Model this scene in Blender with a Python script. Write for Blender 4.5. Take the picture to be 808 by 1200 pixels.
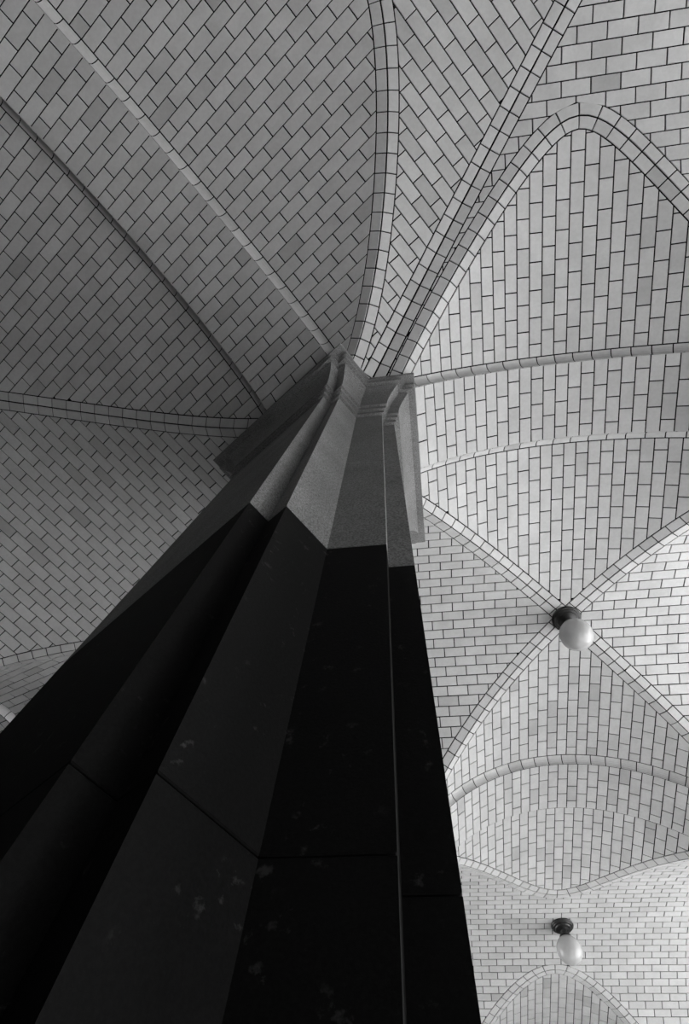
import bpy, math, random
import numpy as np
from mathutils import Matrix, Vector

random.seed(7)
rng = np.random.default_rng(7)
for o in list(bpy.data.objects):
    bpy.data.objects.remove(o)
sc = bpy.context.scene
COL = sc.collection

# ------------------------------------------------------------------ camera
EYE = 1.6                       # camera height above the paving
FPX = 630.45                    # focal length in pixels of the 808 x 1200 frame
YAW, PITCH, ROLL = (math.radians(a) for a in (-15.7386, 69.7904, 9.8946))


def cam_axes():
    cy, sy = math.cos(YAW), math.sin(YAW)
    f0 = np.array([sy, cy, 0.]); r0 = np.array([cy, -sy, 0.]); u0 = np.array([0, 0, 1.])
    f = f0 * math.cos(PITCH) + u0 * math.sin(PITCH)
    u = u0 * math.cos(PITCH) - f0 * math.sin(PITCH)
    r = r0 * math.cos(ROLL) + u * math.sin(ROLL)
    u2 = u * math.cos(ROLL) - r0 * math.sin(ROLL)
    return r, u2, f


CR, CU, CF = cam_axes()
cam_data = bpy.data.cameras.new('camera')
cam = bpy.data.objects.new('camera', cam_data)
COL.objects.link(cam)
M = Matrix.Identity(4)
for i in range(3):
    M[i][0], M[i][1], M[i][2] = CR[i], CU[i], -CF[i]
M[2][3] = EYE
cam.matrix_world = M
cam_data.sensor_fit = 'VERTICAL'
cam_data.sensor_height = 36.0
cam_data.lens = 36.0 * FPX / 1200.0
cam_data.clip_start = 0.02
cam_data.clip_end = 500
sc.camera = cam


def project(p):
    """world points (n,3) to pixels of the 808 x 1200 frame"""
    q = np.asarray(p, float) - np.array([0, 0, EYE])
    d = q @ CF
    d = np.where(np.abs(d) < 1e-6, 1e-6, d)
    return np.stack([404 + FPX * (q @ CR) / d, 600 - FPX * (q @ CU) / d, d], -1)


# ------------------------------------------------------------------ light
world = bpy.data.worlds.new('overcast_sky')
sc.world = world
world.use_nodes = True
bg = world.node_tree.nodes['Background']
bg.inputs[0].default_value = (1, 1, 1, 1)
bg.inputs[1].default_value = 1.4

sun_data = bpy.data.lights.new('sun', 'SUN')
sun_data.energy = 15.0
sun_data.angle = math.radians(4)
sun = bpy.data.objects.new('sun', sun_data)
COL.objects.link(sun)
sun.rotation_euler = Vector((-0.92, -0.12, -1)).to_track_quat('-Z', 'Y').to_euler()

sc.view_settings.view_transform = 'Standard'
sc.view_settings.look = 'None'
sc.view_settings.gamma = 1
sc.view_settings.use_curve_mapping = False
sc.view_settings.exposure = 1.95


# ------------------------------------------------------------------ materials
def new_mat(name):
    m = bpy.data.materials.new(name)
    m.use_nodes = True
    nt = m.node_tree
    return m, nt, nt.nodes['Principled BSDF']


def ramp(nt, src, a, b, lo=0.35, hi=0.65):
    r = nt.nodes.new('ShaderNodeMapRange')
    r.inputs[1].default_value = lo; r.inputs[2].default_value = hi
    r.inputs[3].default_value = a; r.inputs[4].default_value = b
    nt.links.new(src, r.inputs[0])
    return r.outputs[0]


def noise(nt, scale, detail=4.0, rough=0.6, vec=None):
    n = nt.nodes.new('ShaderNodeTexNoise')
    n.inputs['Scale'].default_value = scale
    n.inputs['Detail'].default_value = detail
    n.inputs['Roughness'].default_value = rough
    if vec is None:
        vec = nt.nodes.new('ShaderNodeNewGeometry').outputs['Position']
    nt.links.new(vec, n.inputs['Vector'])
    return n.outputs['Fac']


def mul(nt, a, b):
    m = nt.nodes.new('ShaderNodeMath'); m.operation = 'MULTIPLY'
    for i, v in enumerate((a, b)):
        if isinstance(v, (int, float)):
            m.inputs[i].default_value = v
        else:
            nt.links.new(v, m.inputs[i])
    return m.outputs[0]


def bump(nt, bsdf, h, strength, dist=0.01):
    b = nt.nodes.new('ShaderNodeBump')
    b.inputs['Strength'].default_value = strength
    b.inputs['Distance'].default_value = dist
    nt.links.new(h, b.inputs['Height'])
    nt.links.new(b.outputs[0], bsdf.inputs['Normal'])


def tile_material():
    m, nt, b = new_mat('glazed_tile')
    at = nt.nodes.new('ShaderNodeAttribute'); at.attribute_name = 'shade'
    v = mul(nt, at.outputs['Fac'], ramp(nt, noise(nt, 3.0), 0.93, 1.05))
    v = mul(nt, v, ramp(nt, noise(nt, 28.0), 0.96, 1.03))
    v = mul(nt, v, 0.60)
    nt.links.new(v, b.inputs['Base Color'])
    b.inputs['Roughness'].default_value = 0.5
    b.inputs['Specular IOR Level'].default_value = 0.35
    bump(nt, b, noise(nt, 60.0), 0.12)
    return m


def mortar_material():
    m, nt, b = new_mat('dark_mortar')
    nt.links.new(ramp(nt, noise(nt, 25.0), 0.005, 0.014), b.inputs['Base Color'])
    b.inputs['Roughness'].default_value = 0.95
    b.inputs['Specular IOR Level'].default_value = 0.1
    return m


def granite_material(name, base, spread, speck, rough=0.75):
    m, nt, b = new_mat(name)
    g = ramp(nt, noise(nt, 110.0, 3.0, 0.7), 1 - speck, 1 + speck, 0.38, 0.62)
    l = ramp(nt, noise(nt, 2.2), 1 - spread, 1 + spread)
    v = mul(nt, mul(nt, g, l), base)
    nt.links.new(v, b.inputs['Base Color'])
    b.inputs['Roughness'].default_value = rough
    b.inputs['Specular IOR Level'].default_value = 0.25
    bump(nt, b, noise(nt, 140.0, 3.0), 0.25, 0.004)
    return m


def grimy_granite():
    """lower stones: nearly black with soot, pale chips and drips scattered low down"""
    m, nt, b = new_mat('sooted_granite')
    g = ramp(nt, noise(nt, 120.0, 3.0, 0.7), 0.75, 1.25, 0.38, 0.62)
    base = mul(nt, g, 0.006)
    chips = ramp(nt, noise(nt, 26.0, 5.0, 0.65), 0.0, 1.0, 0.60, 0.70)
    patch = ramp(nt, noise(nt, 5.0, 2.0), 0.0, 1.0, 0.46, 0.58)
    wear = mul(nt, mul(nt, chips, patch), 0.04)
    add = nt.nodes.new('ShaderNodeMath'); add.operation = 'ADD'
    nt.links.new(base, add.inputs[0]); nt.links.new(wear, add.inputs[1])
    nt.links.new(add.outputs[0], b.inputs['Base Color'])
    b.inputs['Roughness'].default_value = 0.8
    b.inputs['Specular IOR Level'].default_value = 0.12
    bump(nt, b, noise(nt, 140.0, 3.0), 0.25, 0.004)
    return m


def plain(name, col, rough=0.6, metal=0.0, spec=0.5, var=0.15):
    m, nt, b = new_mat(name)
    v = ramp(nt, noise(nt, 18.0), col * (1 - var), col * (1 + var))
    nt.links.new(v, b.inputs['Base Color'])
    b.inputs['Roughness'].default_value = rough
    b.inputs['Metallic'].default_value = metal
    b.inputs['Specular IOR Level'].default_value = spec
    return m


MAT_TILE = tile_material()
MAT_MORTAR = mortar_material()
MAT_STONE = granite_material('pale_granite', 0.23, 0.12, 0.40)
MAT_SOOT = grimy_granite()
MAT_WALL = granite_material('wall_stone', 0.05, 0.1, 0.15)
MAT_GROUND = granite_material('pale_concrete', 0.25, 0.1, 0.1)
MAT_PAVE = granite_material('paving_stone', 0.13, 0.15, 0.2)
MAT_BRONZE = plain('dark_bronze', 0.045, 0.38, 0.6)
MAT_OPAL = plain('opal_glass', 0.52, 0.08, 0.0, 0.6, 0.02)

# ------------------------------------------------------------------ helpers
U = 7.0                          # one layout unit (height of the band arch above the eye) in metres


def tag(o, label=None, cat=None, group=None, kind=None):
    if label: o['label'] = label
    if cat: o['category'] = cat
    if group: o['group'] = group
    if kind: o['kind'] = kind
    return o


def make_mesh(name, verts, faces, mat, shades=None, smooth=False):
    me = bpy.data.meshes.new(name)
    me.from_pydata(verts, [], faces)
    me.materials.append(mat)
    if shades is not None:
        a = me.attributes.new('shade', 'FLOAT', 'FACE')
        a.data.foreach_set('value', np.asarray(shades, np.float32))
    if smooth:
        me.polygons.foreach_set('use_smooth', [True] * len(me.polygons))
    return me


def add_obj(name, me, parent=None, loc=None):
    o = bpy.data.objects.new(name, me)
    COL.objects.link(o)
    if loc is not None:
        o.location = loc
    if parent is not None:
        o.parent = parent
    return o


# mirror line of the bent arcade (through the pier's inner corner)
BETA = math.radians(55.197)
BANG = -(math.pi - BETA) / 2
BD = np.array([math.cos(BANG), math.sin(BANG)])
BN = np.array([-BD[1], BD[0]])
DP = 0.1283                      # distance of the pier face from the eye (units)
P0 = np.array([-0.335 * DP, DP])
PC0 = P0 * U


E1 = np.array([math.cos(math.radians(70)), math.sin(math.radians(70))])   # frame of the vault behind the pier
E2 = np.array([-E1[1], E1[0]])


def place(p, left):
    """layout metres relative to the eye -> world; the left arm is the right one mirrored"""
    p = np.array(p, float)
    if left == 'back':
        p[..., :2] = p[..., :1] * E1 + p[..., 1:2] * E2
    elif left:
        d = p[..., :2] - PC0
        p[..., :2] = PC0 + d - 2 * (d @ BN)[..., None] * BN
    p[..., 2] += EYE
    return p


class Barrel:
    """segmental barrel vault; axis 'Y' runs along y, axis 'X' along x; (s,t) is its unrolled surface"""
    def __init__(self, axis, c, R, h, k=1.0):
        self.axis, self.c, self.R, self.h, self.k = axis, c * U, R * U, h * U, k
        a = np.linspace(-1.52, 1.52, 2001)
        u = self.R * np.sin(a) * k
        z = self.R * np.cos(a)
        ds = np.hypot(np.diff(u), np.diff(z))
        s = np.concatenate([[0], np.cumsum(ds)])
        self.a, self.s = a, s - s[1000]

    def z(self, w):
        v = (np.asarray(w) - self.c) / self.k
        return self.h - self.R + np.sqrt(np.maximum(self.R ** 2 - v * v, 1e-9))

    def w_at(self, z, sg):
        v = self.R ** 2 - (z - self.h + self.R) ** 2
        return self.c + sg * self.k * np.sqrt(np.maximum(v, 0))

    def xyz(self, S, T, lift=0.0):
        a = np.interp(S, self.s, self.a)
        n = np.stack([np.sin(a) / self.k, np.cos(a)], -1)
        n /= np.linalg.norm(n, axis=-1, keepdims=True)
        w = self.c + self.R * np.sin(a) * self.k + n[..., 0] * lift
        z = self.h - self.R + self.R * np.cos(a) + n[..., 1] * lift
        T = np.broadcast_to(np.asarray(T, float), w.shape)
        return np.stack([w, T, z] if self.axis == 'Y' else [T, w, z], -1)

    def st(self, P):
        P = np.asarray(P, float)
        w, t = (P[..., 0], P[..., 1]) if self.axis == 'Y' else (P[..., 1], P[..., 0])
        a = np.arcsin(np.clip((w - self.c) / self.k / self.R, -1, 1))
        return np.stack([np.interp(a, self.a, self.s), t], -1)


def poly_dist(P, line):
    """distance of points (n,3) from a 3-D polyline (m,3)"""
    P = np.atleast_2d(P)
    a, b = line[:-1], line[1:]
    d = b - a
    L = (d * d).sum(1)
    out = np.empty(len(P))
    for i in range(0, len(P), 4000):
        q = P[i:i + 4000, None, :] - a[None]
        t = np.clip((q * d).sum(2) / L, 0, 1)
        r = q - t[..., None] * d
        out[i:i + 4000] = np.sqrt((r * r).sum(2).min(1))
    return out


def groin(cross, main, sg, zmin, x0=None, x1=None, n=220):
    """line where a cross barrel (axis Y) meets a main barrel (axis X) on one side of its crown"""
    lo = float(cross.w_at(zmin, -1)) if x0 is None else x0
    hi = float(cross.w_at(zmin, 1)) if x1 is None else x1
    x = np.linspace(lo, hi, n)
    z = np.minimum(cross.z(x), main.h)
    y = main.w_at(z, sg)
    return np.stack([x, y, z], -1)


def clip(poly, g):
    """keep the part of a polygon in (s,t) where g >= 0"""
    v = g(poly)
    if (v >= 0).all():
        return poly
    if (v < 0).all():
        return None
    out, exits = [], []
    n = len(poly)
    for i in range(n):
        p, q, a, b = poly[i], poly[(i + 1) % n], v[i], v[(i + 1) % n]
        if a >= 0:
            out.append(p)
        if (a >= 0) != (b >= 0):
            lo, hi = (p, q) if a >= 0 else (q, p)
            for _ in range(9):
                m = (lo + hi) / 2
                if g(m[None])[0] >= 0: lo = m
                else: hi = m
            if a >= 0: exits.append(len(out))
            out.append(lo)
    if len(out) < 3:
        return None
    # where the kept region bulges beyond the chord between two cuts, follow it
    if n >= 8 and len(exits) == 1:
        k = exits[0]
        A, B = out[k], out[(k + 1) % len(out)]
        ch = B - A
        L = np.linalg.norm(ch)
        if L > 0.03:
            nv = np.array([ch[1], -ch[0]]) / L
            if area2(poly) < 0: nv = -nv
            lo_b, hi_b = poly.min(0), poly.max(0)
            extra = []
            for f in (0.25, 0.5, 0.75):
                m = A + ch * f
                ts = np.linspace(0, 0.3, 61)
                pts = m + nv * ts[:, None]
                ok = (g(pts) >= 0) & (pts >= lo_b - 1e-6).all(1) & (pts <= hi_b + 1e-6).all(1)
                if ok[0]:
                    bad = np.where(~ok)[0]
                    extra.append(pts[(bad[0] if len(bad) else 61) - 1])
                else:
                    extra.append(m)
            out[k + 1:k + 1] = extra
    return np.array(out)


def area2(p):
    x, y = p[:, 0], p[:, 1]
    return 0.5 * (np.dot(x, np.roll(y, -1)) - np.dot(y, np.roll(x, -1)))


def tidy(p, eps=0.003):
    keep = [p[i] for i in range(len(p)) if np.linalg.norm(p[i] - p[i - 1]) > eps]
    return np.array(keep) if len(keep) >= 3 else None


def dense(p, n=5):
    f = np.arange(n)[:, None] / n
    return np.concatenate([p[i] + (p[(i + 1) % len(p)] - p[i]) * f for i in range(len(p))])


def straighten(p):
    keep = []
    for i in range(len(p)):
        a, b = p[i] - p[i - 1], p[(i + 1) % len(p)] - p[i]
        if abs(a[0] * b[1] - a[1] * b[0]) > 0.02 * np.linalg.norm(a) * np.linalg.norm(b):
            keep.append(p[i])
    return np.array(keep) if len(keep) >= 3 else None


PIER_MASK = np.array([(0, 866), (255, 545), (400, 408), (430, 440), (486, 441), (497, 633), (487, 670), (566, 1200), (0, 1200)], float)


def in_mask(p):
    x, y = p
    c = False
    n = len(PIER_MASK)
    for i in range(n):
        (x1, y1), (x2, y2) = PIER_MASK[i], PIER_MASK[(i + 1) % n]
        if (y1 > y) != (y2 > y) and x < (x2 - x1) * (y - y1) / (y2 - y1) + x1:
            c = not c
    return c


GAP = 0.0138                      # joint width
SINK = 0.012                      # joint depth
BEV = 0.0022


def shade():
    v = rng.normal(1.0, 0.035)
    if rng.random() < 0.05: v -= rng.uniform(0.08, 0.22)
    return float(np.clip(v, 0.62, 1.15))


def tile_solid(bar, poly, left, lift=0.0, jitter=True):
    """a clipped (s,t) polygon -> bevelled tile (verts, faces) in the world, face towards the room"""
    if area2(poly) < 0: poly = poly[::-1]
    c = poly.mean(0)
    n = len(poly)
    d = poly - c
    ln = np.linalg.norm(d, axis=1, keepdims=True)
    inner = c + d * np.maximum(1 - BEV * 1.4 / np.maximum(ln, 1e-6), 0.3)
    jz = rng.normal(0, 0.0009) - lift if jitter else -lift
    tx, ty = (rng.normal(0, 0.004, 2) if jitter else (0, 0))
    tiltf = d[:, 0] * tx + d[:, 1] * ty + jz
    A = bar.xyz(inner[:, 0], inner[:, 1], 0.0)
    Bv = bar.xyz(poly[:, 0], poly[:, 1], BEV)
    Cv = bar.xyz(poly[:, 0], poly[:, 1], SINK + 0.004)
    A[:, 2] += tiltf; Bv[:, 2] += tiltf
    V = place(np.concatenate([A, Bv, Cv]), left)
    faces = [tuple(range(n))]
    for i in range(n):
        j = (i + 1) % n
        faces.append((i, i + n, j + n, j))
        faces.append((i + n, i + 2 * n, j + 2 * n, j + n))
    flip = (bar.axis == 'Y') == (left is True)
    if flip:
        faces = [f[::-1] for f in faces]
    return V, faces


LIMIT = 300


def emit(parent, solids, part='tile', field='tile_field', limit=LIMIT):
    """the tiles the photo shows become parts of their own, the rest one joined part"""
    scored = []
    for V, Fc, sh in solids:
        p = project(V[:len(Fc[0])])
        cx, cy = p[:, 0].mean(), p[:, 1].mean()
        vis = (p[:, 2] > 0.05).all() and p[:, 0].max() > 0 and p[:, 0].min() < 808 and p[:, 1].max() > 0 and p[:, 1].min() < 1200
        if vis and all(in_mask(q[:2]) for q in p):
            vis = False
        scored.append(abs(area2(p[:, :2])) if vis else -1.0)
    order = np.argsort(scored)[::-1]
    rest_v, rest_f, rest_s, base = [], [], [], 0
    for rank, i in enumerate(order):
        V, Fc, sh = solids[i]
        if scored[i] > 6 and rank < limit:
            c = V.mean(0)
            me = make_mesh(part, (V - c).tolist(), Fc, MAT_TILE, [sh] * len(Fc))
            add_obj(part, me, parent, c)
        else:
            rest_v.append(V)
            rest_f += [tuple(k + base for k in f) for f in Fc]
            rest_s += [sh] * len(Fc)
            base += len(V)
    if rest_v:
        me = make_mesh(field, np.concatenate(rest_v).tolist(), rest_f, MAT_TILE, rest_s)
        tag(add_obj(field, me, parent), kind='stuff')


PW, TILE_L = 0.1545, 0.309            # course height and tile length with joint


def run_constraints(poly, cons):
    for g in cons:
        poly = clip(poly, g)
        if poly is None: return None
    return poly


def quick_keep(bar, polys, cons):
    """cull rectangles whose every corner is well outside one constraint"""
    P = np.concatenate(polys)
    n = len(polys)
    keep = np.ones(n, bool)
    for g in cons:
        v = np.asarray(g(P)).reshape(n, -1).max(1)
        keep &= v >= -0.22
    return [polys[i] for i in range(n) if keep[i]]


def mortar_sheet(bar, s0, s1, t0, t1, cons, left, cell=0.35):
    ns, nt_ = max(1, math.ceil((s1 - s0) / cell)), max(1, math.ceil((t1 - t0) / cell))
    S, T = np.linspace(s0, s1, ns + 1), np.linspace(t0, t1, nt_ + 1)
    polys = [np.array([(S[i], T[j]), (S[i + 1], T[j]), (S[i + 1], T[j + 1]), (S[i], T[j + 1])]) for i in range(ns) for j in range(nt_)]
    V, Fc, b = [], [], 0
    P = np.concatenate(polys)
    vals = np.min([np.asarray(g(P)) for g in cons], 0).reshape(len(polys), 4) if cons else np.ones((len(polys), 4))
    for k, p in enumerate(polys):
        if (vals[k] < 0).any():
            if (vals[k] < -0.6).all(): continue
            # refine near edges
            for a in range(4):
                for c in range(4):
                    q0 = p[0] + (p[2] - p[0]) * np.array([a / 4, c / 4])
                    q1 = p[0] + (p[2] - p[0]) * np.array([(a + 1) / 4, (c + 1) / 4])
                    q = run_constraints(np.array([q0, (q1[0], q0[1]), q1, (q0[0], q1[1])]), cons)
                    if q is None: continue
                    w = place(bar.xyz(q[:, 0], q[:, 1], SINK), left)
                    V.append(w); Fc.append(tuple(range(b, b + len(w)))); b += len(w)
        else:
            w = place(bar.xyz(p[:, 0], p[:, 1], SINK), left)
            V.append(w); Fc.append(tuple(range(b, b + 4))); b += 4
    return np.concatenate(V).tolist(), Fc


def web(label, bar, s0, s1, t0, t1, cons, left, t_anchor=0.0, s_anchor=0.0, pl=None, name='ceiling'):
    """one tiled vault surface: a mortar sheet that parents its tiles laid in running bond"""
    bv, bf = mortar_sheet(bar, s0, s1, t0, t1, [(lambda g: (lambda P: g(P) + 0.006))(g) for g in cons], left)
    root = add_obj(name, make_mesh(name, bv, bf, MAT_MORTAR))
    tag(root, label, 'vault', kind='structure')
    PL = pl or TILE_L
    rects = []
    r0, r1 = math.floor((s0 - s_anchor) / PW), math.ceil((s1 - s_anchor) / PW)
    for r in range(r0, r1):
        a, b = s_anchor + r * PW, s_anchor + (r + 1) * PW
        if a < s0 - 1e-4 and b <= s0 + 1e-4: continue
        off = t_anchor + (PL / 2 if r % 2 else 0.0)
        k0, k1 = math.floor((t0 - off) / PL) , math.ceil((t1 - off) / PL)
        for k in range(k0, k1 + 1):
            c, d = off + k * PL, off + (k + 1) * PL
            a2, b2 = max(a, s0), min(b, s1)
            c2, d2 = max(c, t0), min(d, t1)
            if b2 - a2 < 0.03 or d2 - c2 < 0.03: continue
            g = GAP / 2
            rects.append(np.array([(a2 + g, c2 + g), (b2 - g, c2 + g), (b2 - g, d2 - g), (a2 + g, d2 - g)]))
    rects = quick_keep(bar, rects, cons)
    gcons = [(lambda g: (lambda P: g(P) - GAP / 2))(g) for g in cons]
    solids = []
    for p in rects:
        if min(float(np.min(g(p))) for g in gcons) < 0:
            p = dense(p)
        q = run_constraints(p, gcons)
        if q is None: continue
        q = tidy(q)
        if q is not None: q = straighten(q)
        if q is None or abs(area2(q)) < 0.0003: continue
        V, Fc = tile_solid(bar, q, left)
        solids.append((V, Fc, shade()))
    emit(root, solids)
    return root


NB = 0.0945                       # plan width of a nosing in metres
RIBW = 0.125                      # width of one row of rib tiles
RIBL = 0.205                      # pitch of rib tiles


def rib(label, line, rows, left, name, pitch=RIBL, ext=0.0):
    """a groin rib: a row of tiles on each of the two vault surfaces that meet along the line.
    rows: list of (barrel, sign, constraints)"""
    seg = np.linalg.norm(np.diff(line, axis=0), axis=1)
    arc = np.concatenate([[0], np.cumsum(seg)])
    n = max(2, round(arc[-1] / pitch))
    cuts = np.linspace(0, arc[-1], n + 1)
    cuts[0] -= ext
    mv, mf, mb = [], [], 0
    solids = []
    for bar, sg, cons in rows:
        st = bar.st(line)
        tan = np.gradient(st, arc, axis=0)
        tan /= np.linalg.norm(tan, axis=1, keepdims=True) + 1e-9
        nor = np.stack([-tan[:, 1], tan[:, 0]], -1) * sg

        def at(a, off):
            p = np.array([np.interp(a, arc, st[:, 0]), np.interp(a, arc, st[:, 1])])
            if a < 0: p = p + tan[1] * a
            m = np.array([np.interp(a, arc, nor[:, 0]), np.interp(a, arc, nor[:, 1])])
            return p + m / (np.linalg.norm(m) + 1e-9) * off
        for i in range(n):
            a, b = cuts[i], cuts[i + 1]
            for kind in (0, 1):
                g = GAP / 2 if kind else 0.0
                o0, o1 = (g * 1.35, RIBW - g) if kind else (-0.004, RIBW + 0.012)
                aa, bb = a + g, b - g
                m = (aa + bb) / 2
                p = np.array([at(aa, o0), at(m, o0), at(bb, o0), at(bb, o1), at(m, o1), at(aa, o1)])
                q = run_constraints(p, [(lambda f: (lambda P: f(P) - g + (0 if kind else 0.006)))(f) for f in cons])
                if q is None: continue
                q = tidy(q)
                if q is None or abs(area2(q)) < 0.0003: continue
                if kind:
                    V, Fc = tile_solid(bar, q, left, lift=0.002)
                    solids.append((V, Fc, shade()))
                else:
                    w = place(bar.xyz(q[:, 0], q[:, 1], SINK - 0.001), left)
                    mv.append(w); mf.append(tuple(range(mb, mb + len(w)))); mb += len(w)
    root = add_obj(name, make_mesh(name, np.concatenate(mv).tolist(), mf, MAT_MORTAR))
    tag(root, label, 'rib', kind='structure')
    emit(root, solids)
    return root


def nosing(label, bar_band, bar_web, y_edge, out, zmin, left, name, pitch=0.215):
    """rounded edge tiles where a band arch steps down from the web; out = -1 / +1 side in y"""
    t, b = bar_web.R - bar_band.R, NB
    s1 = float(bar_band.st(np.array([bar_band.w_at(zmin, 1), 0, 0]))[0])
    a0, a1 = -s1, s1
    n = round((a1 - a0) / pitch)
    th = np.linspace(0, math.pi / 2, 6)
    solids, mv, mf, mb = [], [], [], 0

    def pt(a, lift, y):
        return bar_band.xyz(np.array(a), y, lift)
    for i in range(n):
        for kind in (0, 1):
            g = GAP / 2 if kind else 0
            aa = np.linspace(a0 + (a1 - a0) * i / n + g, a0 + (a1 - a0) * (i + 1) / n - g, 3)
            sunk = 0.0 if kind else 0.007
            V, Fc = [], []
            ths = np.linspace(0.07, math.pi / 2 - 0.07, 6) if kind else th
            for a in aa:
                for q in ths:
                    V.append(pt(a, (t + sunk) * math.cos(q), y_edge + out * (b - (b + sunk) * math.sin(q))))
            m = 6
            for r in range(2):
                for c in range(m - 1):
                    Fc.append((r * m + c, (r + 1) * m + c, (r + 1) * m + c + 1, r * m + c + 1))
            nb = len(V)
            if kind:
                ring = [0, 1, 2, 3, 4, 5, 11, 17, 16, 15, 14, 13, 12, 6]
                for k in ring:
                    a, q = aa[k // m], ths[k % m]
                    V.append(pt(a, (t + 0.016) * math.cos(q), y_edge + out * (b - (b + 0.016) * math.sin(q))))
                for k in range(len(ring)):
                    k2 = (k + 1) % len(ring)
                    Fc.append((ring[k], nb + k, nb + k2, ring[k2]))
            W = place(np.array(V), left)
            if kind:
                solids.append((W, [tuple(f) for f in Fc], shade()))
            else:
                mv.append(W); mf += [tuple(k + mb for k in f) for f in Fc]; mb += len(W)
    root = add_obj(name, make_mesh(name, np.concatenate(mv).tolist(), mf, MAT_MORTAR))
    tag(root, label, 'nosing', kind='structure')
    emit(root, solids)
    return root


# ------------------------------------------------------------------ the vaults
ZC = 0.885 * U                    # top of the capitals above the eye
ZF = 0.866 * U                    # the webs run down behind the capital edge
STEP = 0.014                      # the band arches hang this far (units) below the webs
CANG = BANG + math.radians(6.4)   # plan direction of the rib where the two main vaults meet
KW = 1.124                        # the left vault is that much wider

ARMS = {
    False: dict(cross=(0.3357, 0.4185, 1.014, 1.0), main=(-0.354, 0.772, 1.02, 1.0), mid=(0.6356, 0.482),
                bands=((0.1115, 0.247), (1.017, 1.152)), far=(1.62, 0.776, 1.0286), mitre=CANG),
    True: dict(cross=(0.457, 0.208, 1.012, 2.26), main=(DP - 0.482 * KW, 0.772, 1.02, KW), mid=(0.715, 0.85),
               bands=((0.118, 0.255), (1.175, 1.31)), far=None, mitre=2 * BANG - CANG),
}
TRIM = [0]


def trim_name():
    TRIM[0] += 1
    return 'trim_%d' % TRIM[0]


def sdist(bar, line, region, off):
    """signed distance (m) to a groin line, positive inside region, minus the rib width"""
    def g(P):
        P = np.atleast_2d(P)
        X = bar.xyz(P[:, 0], P[:, 1])
        return np.where(region(X), 1.0, -1.0) * poly_dist(X, line) - off
    return g


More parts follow.
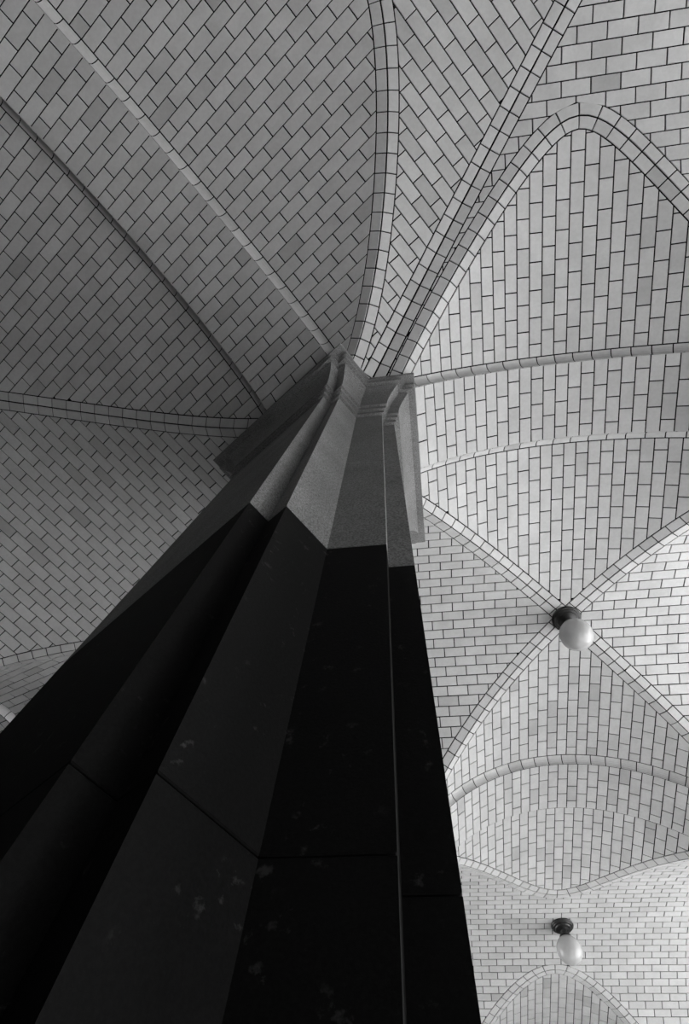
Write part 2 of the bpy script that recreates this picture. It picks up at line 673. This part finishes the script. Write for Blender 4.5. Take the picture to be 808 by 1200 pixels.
def build_arm(left):
    A = ARMS[left]
    side = 'left' if left else 'right'
    tone = 'shaded' if left else 'bright'
    cx, cR, ch, ck = A['cross']
    cross = Barrel('Y', cx, cR, ch, ck)
    band = Barrel('Y', cx, cR - STEP, ch - STEP, (cR * ck - STEP) / (cR - STEP))
    main = Barrel('X', *A['main'])
    mid = Barrel('X', A['mid'][0], A['mid'][1], ch)
    (b1a, b1b), (b2a, b2b) = [(a * U, b * U) for a, b in A['bands']]
    md = np.array([math.cos(A['mitre']), math.sin(A['mitre'])])
    mn = np.array([-md[1], md[0]])          # towards +x
    bnr = BN                                 # bisector normal towards +x

    def xy(bar, P):
        return bar.xyz(P[:, 0], P[:, 1])
    smax = float(cross.st(np.array([cross.w_at(ZF, 1), 0, 0]))[0])
    bsm = float(band.st(np.array([band.w_at(ZF, 1), 0, 0]))[0])
    foot = lambda bar: (lambda P: np.atleast_2d(xy(bar, np.atleast_2d(P)))[:, 2] - ZF)

    # near main vault against the near cross vault
    gD = groin(cross, main, 1, ZF)
    inD = lambda X: (cross.z(X[:, 0]) >= main.z(X[:, 1])) & (np.abs(X[:, 0] - cross.c) < 3.4)
    outD = lambda X: ~inD(X)
    s_c, s_m = sdist(cross, gD, inD, RIBW), sdist(main, gD, outD, RIBW)
    mitre = lambda off: (lambda P: (xy(main, np.atleast_2d(P))[:, :2] - PC0) @ mn - off)
    y_near = b1a - NB

    if not left:
        L1 = 'bright tiled vault bay under the tall round arch, right of the pier'
        L2 = 'tiled band arch springing right from the pier capital'
        L3 = 'tiled vault quarter between first band arch and the nearer globe lamp'
        L4 = 'tiled vault quarter wedged between dark pier edge and nearer globe lamp'
        L5 = 'tiled vault quarter to the right of the nearer globe lamp'
        L6 = 'tiled vault quarter below nearer globe lamp, before second band arch'
        L7 = 'second tiled band arch beyond the nearer globe lamp'
        L8 = 'scalloped tiled vault between second band arch and farther globe lamp'
        L9 = 'horizontally coursed tile vault carrying the farther globe lamp'
        L10 = 'small arched tile vault at bottom beyond the farther globe lamp'
        L0 = 'wide coursed tile vault at top right above the round arch'
    else:
        L1 = 'large shaded tile vault at top left beside the shadowed band arch'
        L2 = 'shadowed tile band arch running from capital to top left corner'
        L3 = 'dark tile vault at left edge below the shadowed band arch'
        L4 = 'shaded tile vault left of the dark pier shaft'
        L5 = 'shaded tile vault quarter beyond the left picture edge'
        L6 = 'small foreshortened tile vault at left edge beside the pier foot'
        L7 = 'far shadowed band arch at left edge behind pier'
        L0 = 'narrow slanting tile vault between two ribs above the pier'

    t_lo = float(gD[:, 1].min()) - 0.3
    web(L1, cross, -smax, smax, t_lo, y_near, [foot(cross), s_c], left, t_anchor=y_near, s_anchor=-PW / 2)
    # main vault web
    y_back = main.w_at(ZF, -1)
    sb = [float(main.st(np.array([0, y, 0]))[0]) for y in (y_back, main.w_at(ZF, 1))]
    xr = 9.4 if not left else 6.4
    web(L0, main, sb[0], sb[1], -0.6, xr, [foot(main), s_m, mitre(RIBW)], left, s_anchor=0.02)
    # ribs D/B
    sC = np.linspace(0.02, 0.95, 160) * U
    qC = PC0 + sC[:, None] * md
    gC = np.column_stack([qC, main.z(qC[:, 1])])
    gC = gC[gC[:, 2] > ZF - 0.2]
    near_d = lambda P: (lambda X: poly_dist(X, gC) - poly_dist(X, gD))(xy(main, np.atleast_2d(P)))
    near_m = lambda P: (lambda X: poly_dist(X, gD) - poly_dist(X, gC))(xy(main, np.atleast_2d(P)))
    tl = lambda P: y_near - np.atleast_2d(P)[:, 1]
    rib('%s double-row tile rib along the tall round arch %s the pier' % (('light', 'right of') if not left else ('two-toned', 'rising above')),
        gD, [(cross, *orient(cross, gD, inD), [foot(cross), tl]), (main, *orient(main, gD, outD), [foot(main), near_d])], left, trim_name())
    # mitre rib C: its own half on this arm
    CROWS.append((main, orient(main, gC, lambda X: ((X[:, :2] - PC0) @ mn) > 0)[0], [foot(main), near_m], left, gC))

    # first band arch with its nosings
    web(L2, band, -bsm, bsm, b1a, b1b, [foot(band)], left, t_anchor=b1a, s_anchor=-PW / 2, pl=(b1b - b1a) / 3)
    nosing('rounded near edge tiles of %s band arch at the pier' % side, band, cross, b1a, -1, ZF, left, trim_name())
    nosing('rounded far edge tiles of %s band arch at the pier' % side, band, cross, b1b, 1, ZF, left, trim_name())

    # groin bay with its four quarters
    yn, yf = b1b + NB, b2a - NB
    def arm_line(sg, sx):
        x = np.linspace(cross.c, float(cross.w_at(ZF, sx)), 150)
        z = cross.z(x)
        return np.stack([x, mid.w_at(z, sg), z], -1)
    arms = {(sg, sx): arm_line(sg, sx) for sg in (-1, 1) for sx in (-1, 1)}
    drop_c = lambda X: cross.z(X[:, 0])
    in_c = lambda X: cross.z(X[:, 0]) >= mid.z(X[:, 1])
    in_m = lambda X: cross.z(X[:, 0]) <= mid.z(X[:, 1])
    nearV = np.concatenate([arms[(-1, -1)][::-1], arms[(-1, 1)][1:]])
    farV = np.concatenate([arms[(1, -1)][::-1], arms[(1, 1)][1:]])
    leftV = np.concatenate([arms[(-1, -1)][::-1], arms[(1, -1)][1:]])
    rightV = np.concatenate([arms[(-1, 1)][::-1], arms[(1, 1)][1:]])
    web(L3, cross, -smax, smax, yn, mid.c, [foot(cross), sdist(cross, nearV, lambda X: in_c(X) & (X[:, 1] < mid.c), RIBW)], left, t_anchor=yn, s_anchor=-PW / 2)
    web(L6, cross, -smax, smax, mid.c, yf, [foot(cross), sdist(cross, farV, lambda X: in_c(X) & (X[:, 1] > mid.c), RIBW)], left, t_anchor=yf, s_anchor=-PW / 2)
    ms = float(mid.st(np.array([0, mid.w_at(ZF, 1), 0]))[0])
    bis = lambda P: (xy(mid, np.atleast_2d(P))[:, :2] - PC0) @ bnr
    extra = []
    if left:
        BACK.update(build_back(mid))
        extra = [BACK['cut'](mid)]
    web(L4, mid, -ms, ms, -3.2, cross.c, extra + [foot(mid), sdist(mid, leftV, lambda X: in_m(X) & (X[:, 0] < cross.c) | (X[:, 0] < cross.w_at(ZF, -1)), RIBW), bis], left, t_anchor=0.1, s_anchor=-PW / 2)
    web(L5, mid, -ms, ms, cross.c, xr, [foot(mid), sdist(mid, rightV, lambda X: in_m(X) & (X[:, 0] > cross.c) | (X[:, 0] > cross.w_at(ZF, 1)), RIBW)], left, t_anchor=0.1, s_anchor=-PW / 2)
    names = {(-1, -1): 'from the pier to', (-1, 1): 'upper right of', (1, -1): 'lower left of', (1, 1): 'lower right of'}
    for (sg, sx), ln in arms.items():
        cs = lambda P, sx=sx: (np.atleast_2d(xy(cross, np.atleast_2d(P)))[:, 0] - cross.c) * sx
        cm = lambda P, sg=sg: (np.atleast_2d(xy(mid, np.atleast_2d(P)))[:, 1] - mid.c) * sg
        if not left:
            lab = 'double-row tile rib %s the nearer globe lamp' % names[(sg, sx)]
        else:
            lab = {(-1, -1): 'shaded tile rib from pier capital to the left picture edge',
                   (1, -1): 'foreshortened tile rib at left edge meeting the dark pier',
                   (-1, 1): 'shaded tile rib beyond the left edge, nearer one',
                   (1, 1): 'shaded tile rib beyond the left edge, farther one'}[(sg, sx)]
        rc = lambda X, sg=sg: in_c(X) & ((X[:, 1] - mid.c) * sg > 0)
        rm = lambda X, sx=sx: in_m(X) & ((X[:, 0] - cross.c) * sx > 0)
        tlim = (lambda P: np.atleast_2d(P)[:, 1] - yn) if sg < 0 else (lambda P: yf - np.atleast_2d(P)[:, 1])
        rib(lab, ln, [(cross, *orient(cross, ln, rc), [foot(cross), cs, tlim]), (mid, *orient(mid, ln, rm), [foot(mid), cm])], left, trim_name(), ext=0.16)

    # second band arch
    web(L7, band, -bsm, bsm, b2a, b2b, [foot(band)], left, t_anchor=b2a, s_anchor=-PW / 2, pl=(b2b - b2a) / 3)
    nosing('rounded near edge tiles of the farther %s band arch' % side, band, cross, b2a, -1, ZF, left, trim_name())
    nosing('rounded far edge tiles of the farther %s band arch' % side, band, cross, b2b, 1, ZF, left, trim_name())
    if A['far'] is None:
        return dict(cross=cross, mid=mid, main=main)
    # far main vault
    far = Barrel('X', *A['far'])
    g1, g2 = groin(cross, far, -1, ZF), groin(cross, far, 1, ZF)
    inF = lambda X: (cross.z(X[:, 0]) >= far.z(X[:, 1])) & (np.abs(X[:, 0] - cross.c) < 3.4)
    yb = b2b + NB
    web(L8, cross, -smax, smax, yb, far.c, [foot(cross), sdist(cross, g1, lambda X: inF(X) & (X[:, 1] < far.c), RIBW)], left, t_anchor=yb, s_anchor=-PW / 2)
    yend = 16.5
    web(L10, cross, -smax, smax, far.c, yend, [foot(cross), sdist(cross, g2, lambda X: inF(X) & (X[:, 1] > far.c), RIBW)], left, t_anchor=yend, s_anchor=-PW / 2)
    fs = float(far.st(np.array([0, far.w_at(ZF, 1), 0]))[0])
    both = np.concatenate([g1, g2[::-1]])
    dF = lambda P: (lambda X: np.where(inF(X), -1.0, 1.0) * np.minimum(poly_dist(X, g1), poly_dist(X, g2)) - RIBW)(xy(far, np.atleast_2d(P)))
    web(L9, far, -fs, fs, -6.0, xr, [foot(far), dF], left, t_anchor=0.15, s_anchor=0.03)
    for g_, sg, lab in ((g1, -1, 'scalloped double-row tile rib before the farther globe lamp'), (g2, 1, 'arched double-row tile rib below the farther globe lamp')):
        rib(lab, g_, [(cross, *orient(cross, g_, lambda X, sg=sg: inF(X) & ((X[:, 1] - far.c) * sg > 0)), [foot(cross)]),
                      (far, *orient(far, g_, lambda X: ~inF(X)), [foot(far)])], left, trim_name())
    return dict(cross=cross, mid=mid, main=main, far=far)


def orient(bar, line, region):
    """sign of the in-surface normal of a line that points into the region"""
    k = len(line) // 3
    st = bar.st(line)
    t = st[k + 2] - st[k - 2]
    n = np.array([-t[1], t[0]]) / (np.linalg.norm(t) + 1e-9)
    p = bar.xyz(*(st[k] + n * 0.05)[:, None])
    return (1,) if bool(region(p)[0]) else (-1,)


BACK = {}


def build_back(mid):
    """narrow barrel vault behind the great pier; it cuts the left groin bay along a rib"""
    e = Barrel('Y', 0.45, 0.215, 1.012)
    eb = Barrel('Y', 0.45, 0.215 - STEP, 1.012 - STEP)
    w = np.linspace(float(e.w_at(ZF, -1)), e.c + 0.3, 160)
    z = e.z(w)
    yl = mid.w_at(np.minimum(z, mid.h), 1)              # y in the left arm's layout
    # world = PC0 + mirror((x, y) - PC0);  E1 . world = w  ->  x
    mx, my = np.array([1, 0]) - 2 * BN[0] * BN, np.array([0, 1]) - 2 * BN[1] * BN
    x = (w - E1 @ PC0 - (yl - PC0[1]) * (E1 @ my)) / (E1 @ mx) + PC0[0]
    gl = np.stack([x, yl, z], -1)
    wl = mirror_xy(gl[:, :2])
    ge = np.stack([wl @ E1, wl @ E2, z], -1)

    def in_e(X):                                        # X in the left arm's layout
        ww = mirror_xy(X[:, :2]) @ E1
        return (e.z(ww) > mid.z(X[:, 1])) & (X[:, 1] > mid.c) & (np.abs(ww - e.c) < 1.4) & (X[:, 0] < 1.2)

    def in_e_loc(X):
        wd = X[:, :1] * E1 + X[:, 1:2] * E2
        return in_e(np.column_stack([mirror_xy(wd), X[:, 2]]))
    t1 = 1.19 * U
    foot = lambda P: e.xyz(np.atleast_2d(P)[:, 0], np.atleast_2d(P)[:, 1])[:, 2] - ZF
    footm = lambda P: mid.xyz(np.atleast_2d(P)[:, 0], np.atleast_2d(P)[:, 1])[:, 2] - ZF
    sm = float(e.st(np.array([e.w_at(ZF, 1), 0, 0]))[0])
    t0 = float(ge[:, 1].min()) - 0.2
    web('small sharply receding tile vault at left edge above the pier foot', e, -sm, 0.35, t0, t1 - NB, [foot, sdist(e, ge, in_e_loc, RIBW)], 'back', t_anchor=t1 - NB, s_anchor=0.0)
    nosing('dark rounded edge tiles at left picture edge beside the pier foot', eb, e, t1, -1, ZF, 'back', trim_name())
    sb = float(eb.st(np.array([eb.w_at(ZF, 1), 0, 0]))[0])
    web('sliver of tiled band arch at left edge beside the pier foot', eb, -sb, sb, t1, t1 + 0.94, [lambda P: eb.xyz(np.atleast_2d(P)[:, 0], np.atleast_2d(P)[:, 1])[:, 2] - ZF], 'back', t_anchor=t1)
    out_e = lambda X: ~in_e(X)
    joined_rib('foreshortened tile rib at left edge running behind the dark pier',
               [(mid, orient(mid, gl, out_e)[0], [footm], True, gl), (e, orient(e, ge, in_e_loc)[0], [foot], 'back', ge)])
    return dict(cut=lambda bar: sdist(bar, gl, out_e, RIBW))


def joined_rib(label, rows):
    """a rib whose two rows are laid out in different frames, under one parent"""
    name = trim_name()
    a, b = [rib(label, line, [(bar, sg, cons)], left, name) for bar, sg, cons, left, line in rows]
    for ch in list(b.children):
        ch.parent = a
    for k in ('label', 'category', 'kind'):
        if k in b: del b[k]
    b.name = 'mortar_bed'
    b.parent = a


def mirror_xy(p):
    d = np.asarray(p) - PC0
    return PC0 + d - 2 * (d @ BN)[..., None] * BN


CROWS = []
VR = build_arm(False)
VL = build_arm(True)


joined_rib('straight double-row tile rib from pier to the top edge', CROWS)


# ------------------------------------------------------------------ piers
def offset_poly(poly, o):
    """mitred outward offset of a counter-clockwise polygon"""
    n = len(poly)
    out = []
    for i in range(n):
        a, b, c = poly[i - 1], poly[i], poly[(i + 1) % n]
        d1 = (b - a) / np.linalg.norm(b - a); d2 = (c - b) / np.linalg.norm(c - b)
        n1 = np.array([d1[1], -d1[0]]); n2 = np.array([d2[1], -d2[0]])
        m = n1 + n2
        out.append(b + m * (o / max(1e-6, (m @ n1))))
    return np.array(out)


def loft(poly, prof, close=True):
    """stack of offset outlines: prof = [(offset, z), ...] in layout metres"""
    n = len(poly)
    V, Fc = [], []
    for o, z in prof:
        q = offset_poly(poly, o) if abs(o) > 1e-9 else poly
        V += [(x, y, z) for x, y in q]
    for r in range(len(prof) - 1):
        for i in range(n):
            j = (i + 1) % n
            Fc.append((r * n + i, r * n + j, (r + 1) * n + j, (r + 1) * n + i))
    if close:
        Fc.append(tuple(range(n))[::-1])
        Fc.append(tuple((len(prof) - 1) * n + i for i in range(n)))
    return np.array(V), Fc


OV = 0.039 * U
CAP = [(0.0, 0.751), (-0.004, 0.752), (-0.004, 0.756), (0.003, 0.757), (0.003, 0.771), (-0.001, 0.772), (-0.001, 0.775),
       (0.006, 0.776), (0.006, 0.791), (0.001, 0.792), (0.001, 0.796), (0.0085, 0.797)]
CAP += [(0.0085 + 0.0225 * (1 - math.cos(t)), 0.797 + 0.061 * math.sin(t)) for t in np.radians([15, 28, 40, 50, 60, 70, 80])]
CAP += [(0.025, 0.8585), (0.025, 0.8615), (0.0335, 0.862), (0.0335, 0.868), (0.029, 0.8685), (0.029, 0.871), (0.038, 0.8715), (0.038, 0.8765)]
COURSES = [-0.3, -0.1, 0.0997, 0.2985, 0.500, 0.697]
FLOOR = -EYE


def build_pier(label, halves, group=None, seam=None, left=False):
    """halves: list of CCW outlines (layout metres); each course of each half is a stone of its own"""
    full = halves['full']
    root = bpy.data.objects.new('stone_pier', None)
    COL.objects.link(root)
    c = full.mean(0)
    cw = place(np.array([[c[0], c[1], FLOOR]]), left)[0]
    root.location = cw
    tag(root, label, 'pier', group)

    def put(name, V, Fc, mat, lab=None, smooth=False):
        W = place(np.asarray(V, float), left) - cw
        if left: Fc = [f[::-1] for f in Fc]
        o = add_obj(name, make_mesh(name, W.tolist(), Fc, mat), root)
        if lab: o['label'] = lab
        return o
    zs = [FLOOR + 0.35] + [z * U for z in COURSES[1:]] + [0.751 * U]
    for i in range(len(zs) - 1):
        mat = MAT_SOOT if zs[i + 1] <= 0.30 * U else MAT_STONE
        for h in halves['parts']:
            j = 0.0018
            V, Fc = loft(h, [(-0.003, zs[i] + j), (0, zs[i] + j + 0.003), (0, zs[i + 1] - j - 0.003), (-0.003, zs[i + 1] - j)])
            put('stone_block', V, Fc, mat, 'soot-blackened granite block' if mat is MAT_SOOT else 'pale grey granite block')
    V, Fc = loft(offset_poly(full, -0.012), [(0, FLOOR + 0.3), (0, 0.752 * U)])
    put('joint_core', V, Fc, MAT_MORTAR)
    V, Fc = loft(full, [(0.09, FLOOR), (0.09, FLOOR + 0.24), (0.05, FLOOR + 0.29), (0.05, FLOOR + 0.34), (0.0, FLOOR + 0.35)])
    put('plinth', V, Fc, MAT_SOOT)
    V, Fc = loft(full, [(o * U, z * U) for o, z in CAP])
    put('capital', V, Fc, MAT_STONE, 'moulded pale granite capital')
    V, Fc = loft(halves['plain'], [(OV - 0.008, 0.8765 * U), (OV, 0.8775 * U), (OV, 0.886 * U)])
    put('abacus', V, Fc, MAT_STONE, 'flat slab over the notched capital')
    return root


def u(*pts):
    return np.array(pts, float) * U


NX, NY = 0.0158, 0.0152
XR, YF, YB = 0.0089, DP, 0.3407
right = u((XR - NX, YF), (XR - NX, YF + NY), (XR, YF + NY), (XR, YB - NY), (XR - NX, YB - NY), (XR - NX, YB))
sB = (YB - DP) / -BD[1]
apex = PC0 - BD * sB * U
rest = mirror_xy(right)[::-1]
main_full = np.concatenate([[PC0], right, [apex], rest])
half_r = np.concatenate([[PC0], right, [apex]])
half_l = np.concatenate([[apex], rest, [PC0]])
main_plain = np.concatenate([[PC0], u((XR, YF), (XR, YB)), [apex], mirror_xy(u((XR, YF), (XR, YB)))[::-1]])
build_pier('great angled granite pier, soot-black below and pale above', dict(full=main_full, parts=[half_r, half_l], plain=main_plain))


def rect_pier(label, x0, x1, y0, y1, left):
    a, b = NX * U, NY * U
    x0, x1, y0, y1 = x0 * U, x1 * U, y0 * U, y1 * U
    f = np.array([(x0 + a, y0), (x1 - a, y0), (x1 - a, y0 + b), (x1, y0 + b), (x1, y1 - b), (x1 - a, y1 - b), (x1 - a, y1),
                  (x0 + a, y1), (x0 + a, y1 - b), (x0, y1 - b), (x0, y0 + b), (x0 + a, y0 + b)])
    p = np.array([(x0, y0), (x1, y0), (x1, y1), (x0, y1)])
    return build_pier(label, dict(full=f, parts=[f], plain=p), left=left)


xr1 = 2 * 0.3357 - XR
rect_pier('granite pier at the right end of first band arch', xr1, xr1 + 0.20, DP, YB, False)
rect_pier('granite pier at the right end of second band arch', xr1, xr1 + 0.20, 0.98, 1.19, False)
rect_pier('granite pier hidden behind the great pier on its right', -0.19, XR, 0.98, 1.19, False)


# ------------------------------------------------------------------ lamps
def lathe(prof, n=64, cap=True):
    V, Fc = [], []
    for r, z in prof:
        V += [(r * math.cos(2 * math.pi * i / n), r * math.sin(2 * math.pi * i / n), z) for i in range(n)]
    for k in range(len(prof) - 1):
        for i in range(n):
            j = (i + 1) % n
            Fc.append((k * n + i, (k + 1) * n + i, (k + 1) * n + j, k * n + j))
    return V, Fc


def globe_lamp(label, x, y, z, scale=1.0):
    """ceiling lamp: stepped bronze canopy, short stem, gallery and opal globe; origin at the ceiling"""
    root = bpy.data.objects.new('globe_lamp', None)
    COL.objects.link(root)
    root.location = (x, y, z + EYE)
    tag(root, label, 'lamp', 'globe lamps on the vault crowns')

    def part(name, prof, mat):
        V, Fc = lathe([(r * scale, h * scale) for r, h in prof])
        return add_obj(name, make_mesh(name, V, Fc, mat, smooth=(name == 'globe')), root)
    part('canopy', [(0.0, 0.0), (0.205, 0.0), (0.208, -0.02), (0.200, -0.035), (0.185, -0.042), (0.178, -0.055), (0.150, -0.062),
                    (0.140, -0.078), (0.105, -0.088), (0.070, -0.105), (0.0, -0.108)], MAT_BRONZE)
    part('stem', [(0.0, -0.1), (0.062, -0.104), (0.055, -0.145), (0.060, -0.180), (0.0, -0.182)], MAT_BRONZE)
    part('gallery', [(0.0, -0.178), (0.085, -0.180), (0.105, -0.195), (0.105, -0.225), (0.095, -0.228), (0.0, -0.229)], MAT_BRONZE)
    R, cz = 0.225, -0.43
    prof = [(0.088, -0.2)]
    a0 = math.asin(0.088 / R)
    for i in range(25):
        a = a0 + (math.pi - a0) * i / 24
        prof.append((max(R * math.sin(a), 0.0), cz + R * math.cos(a)))
    part('globe', prof, MAT_OPAL)
    return root


LAMP1 = (0.333 * 1.014 * U, 0.629 * 1.014 * U, 1.013 * U)
LAMP2 = (0.345 * 1.0286 * U, 1.563 * 1.0286 * U, 1.0275 * U)
globe_lamp('opal globe lamp where the four tile ribs cross', *LAMP1)
globe_lamp('opal globe lamp low in the picture above the small arch', *LAMP2)


# ------------------------------------------------------------------ unseen floor, slab and walls, added to light the vaults
def box(name, p0, p1, mat, label, cat, left=False):
    x0, y0, z0 = p0; x1, y1, z1 = p1
    V = np.array([(x0, y0, z0), (x1, y0, z0), (x1, y1, z0), (x0, y1, z0), (x0, y0, z1), (x1, y0, z1), (x1, y1, z1), (x0, y1, z1)], float)
    Fc = [(0, 3, 2, 1), (4, 5, 6, 7), (0, 1, 5, 4), (1, 2, 6, 5), (2, 3, 7, 6), (3, 0, 4, 7)]
    W = place(V, left)
    o = add_obj(name, make_mesh(name, W.tolist(), Fc, mat))
    return tag(o, label, cat, kind='structure')


box('floor', (-18, -12, -EYE - 0.3), (9.5, 18, -EYE), MAT_PAVE, 'stone paved floor under the vaults', 'floor')
box('ground', (9.5, -30, -EYE - 0.42), (60, 45, -EYE - 0.12), MAT_GROUND, 'added sunlit concrete forecourt outside the arcade', 'pavement')  # unseen ground, added to bounce sunlight up into the vaults
box('sky_block_slab', (-18, -12, 1.05 * U), (9.5, 18, 1.05 * U + 0.4), MAT_WALL, 'added slab over the vaults that blocks the sky', 'sky_block_slab')  # unseen slab, added to stop skylight leaking through the vault sheets
yb = float(VR['main'].w_at(ZF, -1))
box('light_block_back', (-2.0, yb - 0.5, -EYE), (9.4, yb, 1.05 * U), MAT_WALL, 'added stone wall blocking light behind the camera', 'wall')  # unseen, added so no light comes in from behind
ybl = float(VL['main'].w_at(ZF, -1))
box('light_block_side', (-1.0, ybl - 0.5, -EYE), (6.9, ybl, 1.05 * U), MAT_WALL, 'added stone wall closing the left arm to light', 'wall', True)  # unseen counterpart on the left arm, added to hold light out
box('light_block_front', (-8, 16.5, -EYE), (9.4, 17, 1.05 * U), MAT_WALL, 'added wall blocking light at the far end of the arcade', 'wall')  # unseen, added to tame the overbright far bays
box('light_block_right', (9.1, 13.5, -EYE), (9.5, 16.5, 1.05 * U), MAT_WALL, 'added wall dimming the arcade at its far right', 'wall')  # unseen, added to shade the far right bay from the open side
box('sky_block_front', (9.1, -12, 1.05 * U + 0.4), (9.5, 18, 9.5), MAT_WALL, 'added block above the arcade that cuts off sky', 'sky_block_front')  # unseen, added to screen sky from the ground near the opening
box('sun_block_wing', (9.8, -9, -EYE - 0.12), (27.8, -2.6, 24), MAT_WALL, 'added sun-blocking mass beside the forecourt', 'building')  # unseen mass, added to block sun and light from the back right
box('light_block_left', (6.4, ybl, -EYE), (6.9, 10.6, 1.05 * U), MAT_WALL, 'added wall keeping light out at the end of the left arm', 'wall', True)  # unseen, added to keep the left vaults darker
box('light_block_far', (-4.5, 10.6, -EYE), (6.9, 11.1, 1.05 * U), MAT_WALL, 'added wall keeping light out of the left arm behind the pier', 'wall', True)  # unseen, added to shut daylight out behind the left vaults
